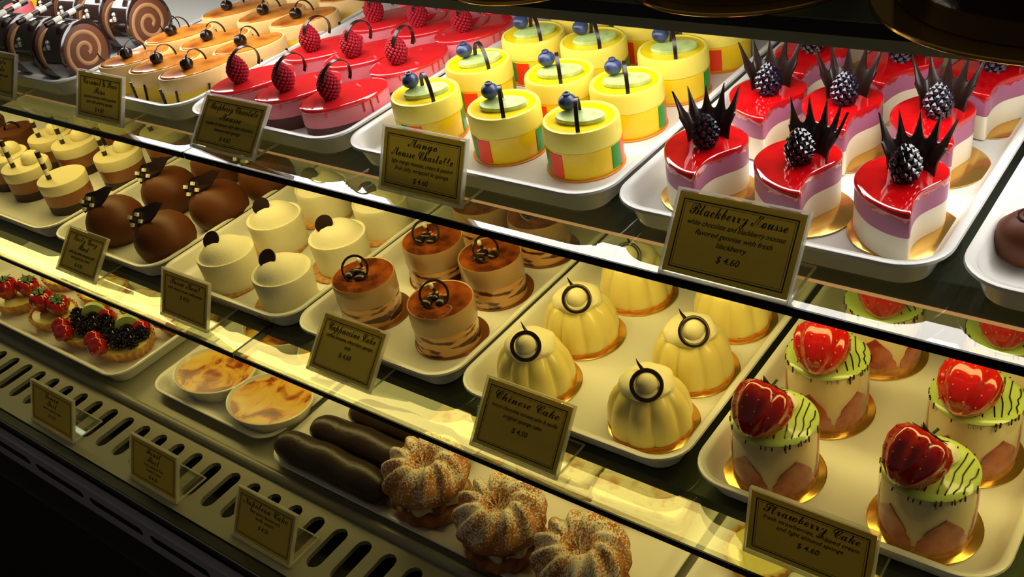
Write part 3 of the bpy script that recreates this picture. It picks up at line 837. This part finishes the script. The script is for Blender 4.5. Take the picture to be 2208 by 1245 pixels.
def calyx(s=1.0, n=7):
    bm = bmesh.new()
    for i in range(n):
        a = 2 * PI * i / n; c_, s_ = math.cos(a), math.sin(a); w = .0028 * s
        P0 = Vector((0, 0, .0295 * s)); P1 = Vector((c_ * .006 * s, s_ * .006 * s, .0318 * s)); P2 = Vector((c_ * .0125 * s, s_ * .0125 * s, .0315 * s + .003 * s * (i % 2)))
        t = Vector((-s_, c_, 0)) * w
        vs = [bm.verts.new(p) for p in (P0, P1 - t, P2, P1 + t)]; vd = [bm.verts.new(p - Vector((0, 0, .0006))) for p in (P0, P1 - t, P2, P1 + t)]
        bm.faces.new(vs); bm.faces.new(vd[::-1])
        for q in range(4): bm.faces.new((vs[q], vd[q], vd[(q + 1) % 4], vs[(q + 1) % 4]))
    rod((0, 0, .029 * s), (.002 * s, 0, .037 * s), .0010 * s, 7, bm)
    return bm
def make_straw(label, group):
    t = thing('strawberry_cream_cake', label, 'cake', group=group); R_ = .0335; H = .060
    obj('gold_board', lathe([(.0405, 0), (.0415, .0006), (.0415, .0014), (.0405, .0018)], 44, cx=-.001, cy=.001), 'gold', t)
    obj('sponge_base', lathe([(R_, .0018), (R_, .0095), (R_ * .985, .010)], 44), 'biscuit', t)
    obj('cream_body', lathe([(R_ * .975, .009), (R_ * .98, .0095), (R_ * .98, H - .002), (R_ * .95, H)], 48), 'straw_body', t)
    for k in range(5):
        a = -1.74 + k * 2 * PI / 5
        # halved strawberry pressed against the wrap: broad at the foot, pointed above
        n = 16; V0 = []; V1 = []
        bm = bmesh.new(); cols = []
        for j in range(9):
            v = j / 8; hw = .60 * (math.sin(PI * min(1, .18 + .82 * (1 - v)) ) ** .6 if v > .3 else 1.0) * (1 - v ** 2.2) + .01
            z = .0085 + .0325 * v
            cols.append([((R_ * 1.004 + .0006) * math.cos(a + hw * (i / 10 - .5) * 2 * .95), (R_ * 1.004 + .0006) * math.sin(a + hw * (i / 10 - .5) * 2 * .95), z) for i in range(11)])
        inn = [[(x * .955, y * .955, z) for x, y, z in c] for c in cols]
        A_ = [[bm.verts.new(p) for p in c] for c in cols]; B_ = [[bm.verts.new(p) for p in c] for c in inn]
        for r_ in range(8):
            for i in range(10):
                bm.faces.new((A_[r_][i], A_[r_][i + 1], A_[r_ + 1][i + 1], A_[r_ + 1][i])); bm.faces.new((B_[r_][i], B_[r_ + 1][i], B_[r_ + 1][i + 1], B_[r_][i + 1]))
            for i in (0, 10): bm.faces.new((A_[r_][i], A_[r_ + 1][i], B_[r_ + 1][i], B_[r_][i]))
        for r_ in (0, 8):
            for i in range(10): bm.faces.new((A_[r_][i], A_[r_][i + 1], B_[r_][i + 1], B_[r_][i]))
        obj('strawberry_half', bm, 'slice', t)
    gz = obj('pistachio_glaze', lathe([(R_ * .94, H - .0015), (R_ * 1.0, H - .0005), (R_ * 1.02, H + .0012), (R_ * .97, H + .0030), (R_ * .85, H + .0036), (.001, H + .0038)], 48), 'lime', t)
    bm = bmesh.new(); rnd = random.Random(3)
    for k in range(8):
        u = -.35 + 1.22 * k / 7; c_ = u * R_; hw = math.sqrt(max(.0001, R_ ** 2 - c_ ** 2))
        ang = -1.25 + rnd.uniform(-.12, .12)
        pts = []
        for j in range(9):
            s_ = -1.06 + 2.12 * j / 8
            x, y = s_ * hw, c_ + rnd.uniform(-.001, .001)
            z = H + .0040 if abs(s_) < .93 else H + .0035 - (abs(s_) - .93) * .045
            ca, sa = math.cos(ang), math.sin(ang)
            pts.append((x * ca - y * sa, x * sa + y * ca, z))
        path_tube(pts, .00055, 5, bm)
    for k in range(16):
        a = rnd.uniform(0, 2 * PI); l = rnd.uniform(.002, .008); x, y = R_ * 1.02 * math.cos(a), R_ * 1.02 * math.sin(a)
        path_tube([(x, y, H + .002), (x * 1.003, y * 1.003, H + .002 - l)], .0007, 5, bm)
    obj('chocolate_drizzle', bm, 'dark_choc', gz)
    obj('white_dollop', lathe([(.009, H + .003), (.0105, H + .007), (.008, H + .012), (.003, H + .016), (.0003, H + .0165)], 20, cx=.001, cy=.013), 'white_choc', t)
    tilt = T_((.000, -.0365, H + .0075)) @ Rz(.05) @ Rx(-.95)
    st_ = obj('strawberry', xf(straw_body(1.40, 8, .12), tilt), 'strawberry', t, angle=80)
    obj('seeds', xf(seeds(1.39), tilt), 'seed', st_)
    obj('leaf', xf(calyx(1.15), tilt @ T_((0, 0, .0075))), 'leaf', st_, False)
    obj('clear_wrap', loft([circ(R_ * 1.035, .0019, 44), circ(R_ * 1.035, H - .001, 44)], False, False), 'acetate', t)
    return t
sw = []
for r, (y, xs) in enumerate(((.550, (-.256, -.136)), (.640, (-.249, -.130)), (.732, (-.234, -.130)))):
    for c, x in enumerate(xs): sw.append((x, y, zm, (-.15, .1, .3)[r] - .25 * c, 'cake topped with whole strawberry and green glaze, %s row, %s' % (ROW[r], c2[c])))
place_all(make_straw, sw, 'strawberry cakes on the middle shelf')

# ================================================================ LOWER DECK
zd = ZD + TF
def tart_base(t, a=.046, b=.036, shell='crust'):
    def rg(s, z, k=26, am=.03): return [(a * s * (1 + am * math.cos(k * 2 * PI * i / 104)) * math.cos(2 * PI * i / 104), b * s * (1 + am * math.cos(k * 2 * PI * i / 104)) * math.sin(2 * PI * i / 104), z) for i in range(104)]
    obj('pastry_shell', loft([rg(.82, 0), rg(.86, .002), rg(1.0, .017), rg(.99, .019), rg(.94, .0185), rg(.92, .015, am=0)]), shell, t)
    obj('custard_filling', loft([circ(a * .92, .0145, 40, b * .92), circ(a * .85, .0175, 40, b * .85), circ(a * .3, .0190, 40, b * .3)]), 'lemon', t)
def make_fruit(label, group):
    t = thing('mixed_fruit_tart', label, 'tart', group=group); tart_base(t, .050, .041)
    for x, y, s in ((-.027, .004, 1.2), (-.008, .015, 1.25), (-.007, -.010, 1.3), (.013, .002, 1.3), (.012, -.018, 1.1), (.031, -.010, 1.25), (.033, .010, 1.15)):
        obj('blackberry', drupes(.0092 * s, .019 * s, .0028, 48, .0175, c=(x, y, 0), tip=.7), 'blackberry', t)
    for x, y in ((-.030, -.018), (-.010, -.028), (.026, .026)):
        obj('strawberry_half', xf(straw_body(.85), T_((x, y, .0155)), Rx(.6)), 'strawberry', t, angle=80)
    kw = obj('kiwi_wedge', xf(arch(.006, .008, .012, 0, PI, 16), T_((.006, .012, .035)), Rz(.7)), 'kiwi', t)
    return t
def make_strtart(label, group):
    t = thing('strawberry_tart', label, 'tart', group=group); tart_base(t, .043, .036)
    s_ = obj('strawberry', xf(straw_body(1.15), T_((-.014, -.004, .016)), Rx(-.1)), 'strawberry', t, angle=80)
    obj('leaf', xf(calyx(1.15), T_((-.014, -.004, .0165)), Rx(-.1)), 'leaf', s_, False)
    s_ = obj('strawberry', xf(straw_body(1.05), T_((.014, .004, .016)), Ry(.4)), 'strawberry', t, angle=80)
    obj('leaf', xf(calyx(1.05), T_((.014, .004, .0165)), Ry(.4)), 'leaf', s_, False)
    return t
def make_golden(label, group):
    t = thing('sliced_fruit_tart', label, 'tart', group=group); tart_base(t, .048, .036)
    for k in range(7):
        o = obj('fruit_slice', xf(loft([circ(.022, 0, 20, .010), circ(.023, .0015, 20, .0108), circ(.021, .0032, 20, .0095)]), T_((-.024 + .008 * k, 0, .0215)), Rz(1.35), Rx(.55)), 'flaky', t)
    return t
place_all(make_fruit, [(-1.278, .528, zd, .15, 'tart piled with blackberries and kiwi, rightmost in the front row'), (-1.362, .524, zd, .1, 'tart piled with blackberries and kiwi, second from the right in the front row'),
                       (-1.232, .615, zd, .4, 'dark berry tart seen through the glass behind the right front tart')], 'fruit tarts on the lower deck')
place_all(make_strtart, [(-1.462, .520, zd, .0, 'strawberry tart with green leaves beside the blackberry tarts'), (-1.566, .520, zd, .5, 'strawberry tart with green leaves at the far left edge')], 'strawberry tarts on the lower deck')
place_all(make_golden, [(-1.330, .606, zd, .2, 'golden sliced fruit tart behind the two berry tarts'), (-1.440, .600, zd, .1, 'golden sliced fruit tart behind the strawberry tart'),
                        (-1.550, .600, zd, .15, 'golden sliced fruit tart behind the leftmost strawberry tart'), (-1.330, .690, zd, .1, 'golden sliced fruit tart in the third row, right'), (-1.45, .690, zd, .0, 'golden sliced fruit tart in the third row, left')], 'golden sliced fruit tarts on the lower deck')

def make_brulee(label, group):
    t = thing('creme_brulee', label, 'dessert dish', group=group); a, b = .064, .050
    def rg(s, z, am=0.0): return [(a * s * (1 + am * math.cos(30 * 2 * PI * i / 120)) * math.cos(2 * PI * i / 120), b * s * (1 + am * math.cos(30 * 2 * PI * i / 120)) * math.sin(2 * PI * i / 120), z) for i in range(120)]
    obj('oval_dish', loft([rg(.78, 0), rg(.80, .002), rg(.97, .022, .008), rg(1.0, .0245), rg(.995, .026), rg(.96, .0262), rg(.93, .0235), rg(.90, .0215)]), 'porcelain', t)
    obj('burnt_custard', loft([rg(.925, .0212), rg(.91, .0224), rg(.6, .0228), rg(.01, .0230)], cap0=True), 'custard', t)
    return t
place_all(make_brulee, [(-1.070, .538, zd, .15, 'oval creme brulee dish, front left beside the fruit tarts'), (-.948, .532, zd, .12, 'oval creme brulee dish, front right beside the eclairs'),
                        (-1.060, .655, zd, .12, 'oval creme brulee dish, back left under the glass joint'), (-.935, .650, zd, .12, 'oval creme brulee dish, back right seen through the glass')], 'creme brulee dishes on the lower deck')

def make_eclair(label, group):
    t = thing('chocolate_eclair', label, 'pastry', group=group); L = .19
    rad = lambda k: .0200 * (1 - (abs(2 * k - 1)) ** 7) ** .5 + .0004
    pts = [(-L / 2 + L * i / 26, .004 * math.sin(PI * i / 26), .020 + .0015 * math.sin(i * .7)) for i in range(27)]
    obj('choux_case', path_tube([(x, y, z - .001) for x, y, z in pts], lambda u: rad(u) * .99, 18, flat=.86), 'eclair_crust', t)
    bm = bmesh.new(); rings = []
    for i, (x, y, z) in enumerate(pts):
        r_ = rad(i / 26) * 1.045
        rings.append([(x, y + r_ * math.cos(-.35 + (PI + .7) * k / 14), z + r_ * .90 * math.sin(-.35 + (PI + .7) * k / 14)) for k in range(15)] + [(x, y + r_ * .7 * math.cos(PI * (1 - k / 6)), z + r_ * .2) for k in range(7)])
    obj('chocolate_icing', loft(rings), 'eclair', t)
    return t
place_all(make_eclair, [(-.785, .483, zd, -.01, 'dark chocolate eclair nearest the front rail'), (-.764, .527, zd, .02, 'dark chocolate eclair in the middle of the three'), (-.740, .572, zd, .02, 'dark chocolate eclair furthest back of the three')], 'eclairs on the lower deck')

def make_puff(label, group):
    t = thing('sugared_cream_puff', label, 'pastry', group=group); R_ = .0465
    def rg(r, z, k, am, tw, n=132): return [(r * (1 + am * math.cos(k * (2 * PI * i / n) + tw)) * math.cos(2 * PI * i / n), r * (1 + am * math.cos(k * (2 * PI * i / n) + tw)) * math.sin(2 * PI * i / n), z) for i in range(n)]
    obj('choux_base', loft([rg(.032, 0, 14, .01, 0), rg(.040, .003, 14, .02, .2), rg(.0445, .011, 14, .04, .5), rg(.0435, .018, 14, .04, .8), rg(.038, .0215, 14, .03, 1)]), 'choux_low', t)
    obj('cream_filling', loft([rg(.036, .020, 11, .05, 0), rg(.0415, .024, 11, .07, .3), rg(.0415, .033, 11, .07, .9), rg(.038, .037, 11, .04, 1.2)]), 'puff_cream', t)
    prof = [(.040, .0350), (.0465, .0365), (.0490, .0430), (.0482, .0500), (.0445, .0575), (.0385, .0635), (.0310, .0680), (.0235, .0695), (.0175, .0665), (.0130, .0610), (.0095, .0560), (.0010, .0545)]
    bm = bmesh.new(); n = 168; rings = []
    for j, (r, z) in enumerate(prof):
        am = (.012, .03, .04, .045, .055, .07, .09, .12, .15, .14, .06, 0)[j]; tw = -.85 * j; q = []
        for i in range(n):
            a = 2 * PI * i / n; c_ = math.cos(11 * a + tw); c_ = abs(c_) ** .7 * (1 if c_ > 0 else -1)
            q.append((r * (1 + am * c_) * math.cos(a), r * (1 + am * c_) * math.sin(a), z + .0026 * c_ * (1 if 3 < j < 11 else .4)))
        rings.append(q)
    obj('sugared_lid', loft(rings), 'choux', t, angle=80)
    for ch in children(t): ch.scale = (1, 1, 1.1)
    return t
place_all(make_puff, [(-.650, .510, zd, 0, 'powdered sugar cream puff beside the eclairs'), (-.538, .500, zd, .7, 'powdered sugar cream puff, middle of the front three'), (-.434, .495, zd, 1.9, 'powdered sugar cream puff nearest the bottom right'),
                      ], 'sugared cream puffs on the lower deck')
def make_napoleon(label, group):
    t = thing('sugared_flaky_pastry', label, 'pastry', group=group); a, b = .052, .030
    rnd = random.Random(5)
    for k in range(3):
        P_ = rrect(2 * a, 2 * b, .010, 5); z0 = .0 + .013 * k
        o = obj('pastry_layer', loft([[(x * s, y * s, z) for x, y in P_] for s, z in ((.96, z0), (1.0, z0 + .002), (.99, z0 + .006), (.95, z0 + .008))]), 'flaky' if k == 2 else 'crust', t)
        if k < 2: obj('cream_layer', loft([[(x * .95, y * .95, z) for x, y in P_] for z in (z0 + .0075, z0 + .0135)]), 'ivory', t)
    for k in range(12):
        x, y = rnd.uniform(-.040, .040), rnd.uniform(-.020, .020)
        obj('crisp_flake', ball(rnd.uniform(.006, .010), (x, y, .0335), .35, 2, sx=1.5), 'flaky', t)
    return t
place_all(make_napoleon, [(-.670, .615, zd, .1, 'sugared flaky slice behind the cream puff nearest the eclairs'), (-.545, .618, zd, -.05, 'sugared flaky slice behind the middle cream puff'), (-.435, .616, zd, .1, 'sugared flaky slice behind the right cream puff')], 'sugared flaky slices on the lower deck')
def make_roundtart(label, group):
    t = thing('small_round_tart', label, 'tart', group=group); tart_base(t, .036, .036); return t
place_all(make_roundtart, [(-.300, .520, zd, 0, 'small golden round tart near the bottom right corner'), (-.300, .610, zd, 0, 'small golden round tart seen through the glass at lower right'), (-.215, .520, zd, 0, 'small golden round tart under the strawberry cake sign'), (-.215, .61, zd, 0, 'small golden round tart behind the one under the sign')], 'round tarts on the lower deck')

# ================================================================ OVERHEAD CAKES
def make_big(label, group, r=.085, h=.075):
    t = thing('glazed_chocolate_cake', label, 'cake', group=group)
    obj('gold_board', lathe([(r, 0), (r + .0006, .0006), (r + .0006, .0022), (r, .0028)], 64), 'gold', t)
    obj('chocolate_glaze', lathe([(r * .86, .0028), (r * .88, .006), (r * .88, h - .006), (r * .86, h), (.001, h + .001)], 64), 'dark_glaze', t)
    obj('cream_rosette', lathe([(.012, h), (.014, h + .004), (.009, h + .010), (.001, h + .015)], 20), 'choc_mousse', t)
    return t
o = make_big('large dark glazed cake on gold board at top right of the overhead shelf', 'dark cakes on the overhead shelf', .119); o.location = (-.110, .667, ZO)
o = make_big('dark glazed cake on the overhead shelf, left of the large gold board', 'dark cakes on the overhead shelf', .088); o.location = (-.322, .664, ZO)
o = make_big('small dark glazed cake on the overhead shelf, above the yellow cakes', 'dark cakes on the overhead shelf', .070); o.location = (-.494, .632, ZO)

# ================================================================ PRICE CARDS
def script(s):
    out = ''
    for ch in s:
        if 'A' <= ch <= 'Z': out += chr(0x1D4D0 + ord(ch) - 65)
        elif 'a' <= ch <= 'z': out += chr(0x1D4EA + ord(ch) - 97)
        else: out += ch
    return out
def text_bm(lines, w):
    """lines: (string, size, z centre, italic shear) -> one mesh in the local XZ plane"""
    bm = bmesh.new()
    for s, size, z, sh in lines:
        cu = bpy.data.curves.new('lettering_curve', 'FONT'); cu.body = s; cu.size = size; cu.align_x = 'CENTER'; cu.align_y = 'CENTER'
        cu.extrude = .00008; cu.shear = sh; cu.resolution_u = 3; cu.offset = 0.00005
        ob = bpy.data.objects.new('lettering_tmp', cu); C.objects.link(ob)
        dg = bpy.context.evaluated_depsgraph_get(); ev = ob.evaluated_get(dg)
        me = bpy.data.meshes.new_from_object(ev)
        xs = [v.co.x for v in me.vertices]
        k = 1.0
        if xs and (max(xs) - min(xs)) > w: k = w / (max(xs) - min(xs))
        me.transform(Matrix.Translation((0, 0, z)) @ Rx(PI / 2) @ Matrix.Scale(k, 4, (1, 0, 0)))
        bm.from_mesh(me)
        bpy.data.objects.remove(ob); bpy.data.meshes.remove(me); bpy.data.curves.remove(cu)
    return bm
def price_card(label, x0, x1, y, z, dy, dz, lines, rz=0.0):
    w = x1 - x0; L = math.hypot(dy, dz); lean = -math.atan2(dy, dz)
    t = thing('price_card', label, 'price card', ((x0 + x1) / 2, y, z), rz, 'price cards in clear acrylic stands')
    rot = (lean, 0, 0); th = .0014; fz = .003
    sl = obj('acrylic_stand', box(-w / 2, w / 2, .0008, .0030, fz - .001, L + .001, .0002), 'acrylic', t, False, rot=rot)
    bm = bmesh.new()
    e = .0013
    add_box(bm, -w / 2 - e, -w / 2, -.0012, .0032, 0, L + .001); add_box(bm, w / 2, w / 2 + e, -.0012, .0032, 0, L + .001)
    add_box(bm, -w / 2 - e, w / 2 + e, -.0012, .0032, L + .001, L + .001 + e); add_box(bm, -w / 2 - e, w / 2 + e, -.0012, .0032, -.0006, fz - .001)
    obj('stand_edge', bm, 'acrylic_edge', sl, False)
    ft = obj('stand_foot', box(-w / 2, w / 2, .002, .046, .0003, .0017), 'acrylic', t, False)
    bm = bmesh.new(); add_box(bm, -w / 2, w / 2, .0455, .0468, .0002, .0019); add_box(bm, w / 2, w / 2 + e, .002, .0468, .0002, .0019); add_box(bm, -w / 2 - e, -w / 2, .002, .0468, .0002, .0019)
    obj('foot_edge', bm, 'acrylic_edge', ft, False)
    cd = obj('card', box(-w / 2 + .0006, w / 2 - .0006, .0000, .0006, fz, L - .0002), 'card', t, False, rot=rot)
    bm = bmesh.new(); i0, i1 = .0050, .0056
    for a_, bw in ((.0046, .0009), (.0066, .0003)):
        X0, X1, Z0, Z1 = -w / 2 + a_, w / 2 - a_, fz + a_ - .001, L - a_
        for q in ((X0, X1, Z0, Z0 + bw), (X0, X1, Z1 - bw, Z1), (X0, X0 + bw, Z0 + bw, Z1 - bw), (X1 - bw, X1, Z0 + bw, Z1 - bw)):
            add_box(bm, q[0], q[1], -.00012, -.00001, q[2], q[3])
    obj('border', bm, 'ink', cd, False)
    obj('lettering', xf(text_bm([(s, sz, L * zz, sh) for s, sz, zz, sh in lines], w - .022), T_((0, -.0001, 0))), 'ink', cd, False)
    return t
def card_lines(title, small, price, ts=.0125):
    out = []; z = .82
    for s in title: out.append((script(s), ts, z, 0)); z -= .17
    z += .02
    for s in small: out.append((s, .0052, z, .35)); z -= .105
    out.append((price, .0068, z - .05, .2))
    return out
# upper shelf
price_card('price card reading Blackberry Mousse in front of the red teardrop cakes', -.316, -.222, .493 + .004, ZT, .036, .048, card_lines(['Blackberry Mousse'], ['white chocolate and blackberry mousse', 'flavored genoise with fresh', 'blackberry'], '$ 4.60'))
price_card('price card reading Mango Mousse Charlotte in front of the yellow cakes', -.607, -.515, .515, ZT, .023, .050, card_lines(['Mango', 'Mousse Charlotte'], ['light mango mousse, cream & passion', 'fruit jelly, wrapped in sponge'], '$ 4.60', .0115))
price_card('price card in front of the raspberry cakes, tilted well back', -.872, -.776, .510, ZT, .038, .040, card_lines(['Raspberry Chocolate', 'Mousse'], ['raspberry mousse with dark chocolate', 'mousse and sponge'], '$ 4.60', .0115))
price_card('price card at the boundary of the roulade and caramel trays', -1.088, -1.000, .512, ZT, .023, .047, card_lines(['Caramel & Pear', 'Pear'], ['caramel mousse with poached', 'pear and almond sponge'], '$ 4.60', .0115))
price_card('price card cut off by the left edge on the upper shelf', -1.328, -1.234, .514, ZT, .025, .047, card_lines(['Chocolate', 'Roulade'], ['chocolate sponge rolled with', 'coffee cream'], '$ 4.60', .0115))
# middle shelf
price_card('price card leaning beside the brown chocolate domes', -1.226, -1.139, .466, ZM, .040, .042, card_lines(['Early Grey', 'Bud'], ['milk chocolate mousse with', 'early grey tea cream'], '$ 4.50', .0115))
price_card('price card in front of the white velvet cakes', -.990, -.904, .463, ZM, .024, .050, card_lines(['Snow Mont'], ['white cheese mousse, vanilla sponge'], '$ 4.50', .0115))
price_card('price card reading Cappuccino Cake in front of the coffee cakes', -.742, -.652, .470, ZM, .043, .044, card_lines(['Cappuccino Cake'], ['coffee mousse, chocolate sponge,', 'nuts'], '$ 4.60'))
price_card('price card reading Chinese Cake in front of the fluted lemon cakes', -.511, -.417, .460, ZM, .041, .049, card_lines(['Chinese Cake'], ['lemon chocolate mousse cake & vanilla', 'original sponge cake'], '$ 4.50'))
price_card('price card reading Strawberry Cake in front of the strawberry cakes', -.243, -.148, .467, ZM, .014, .053, card_lines(['Strawberry Cake'], ['fresh strawberries, whipped cream', 'and light almond sponge'], '$ 4.60'))
# grille
price_card('dim price card on the slotted grille below the creme brulee', -1.035, -.940, .360, ZD, .024, .053, card_lines(['Fruit', 'Tart'], ['fresh seasonal fruit', 'custard cream'], '$ 4.25'), 0)
price_card('dim price card furthest left on the slotted grille', -1.272, -1.168, .360, ZD, .024, .053, card_lines(['Lemon', 'Tart'], ['lemon custard cream'], '$ 4.25'), 0)
price_card('dim price card on the slotted grille nearest the eclairs', -.835, -.738, .362, ZD, .030, .050, card_lines(['Napoleon Cake'], ['flaky pastry layered with', 'vanilla custard'], '$ 4.25'), 0)
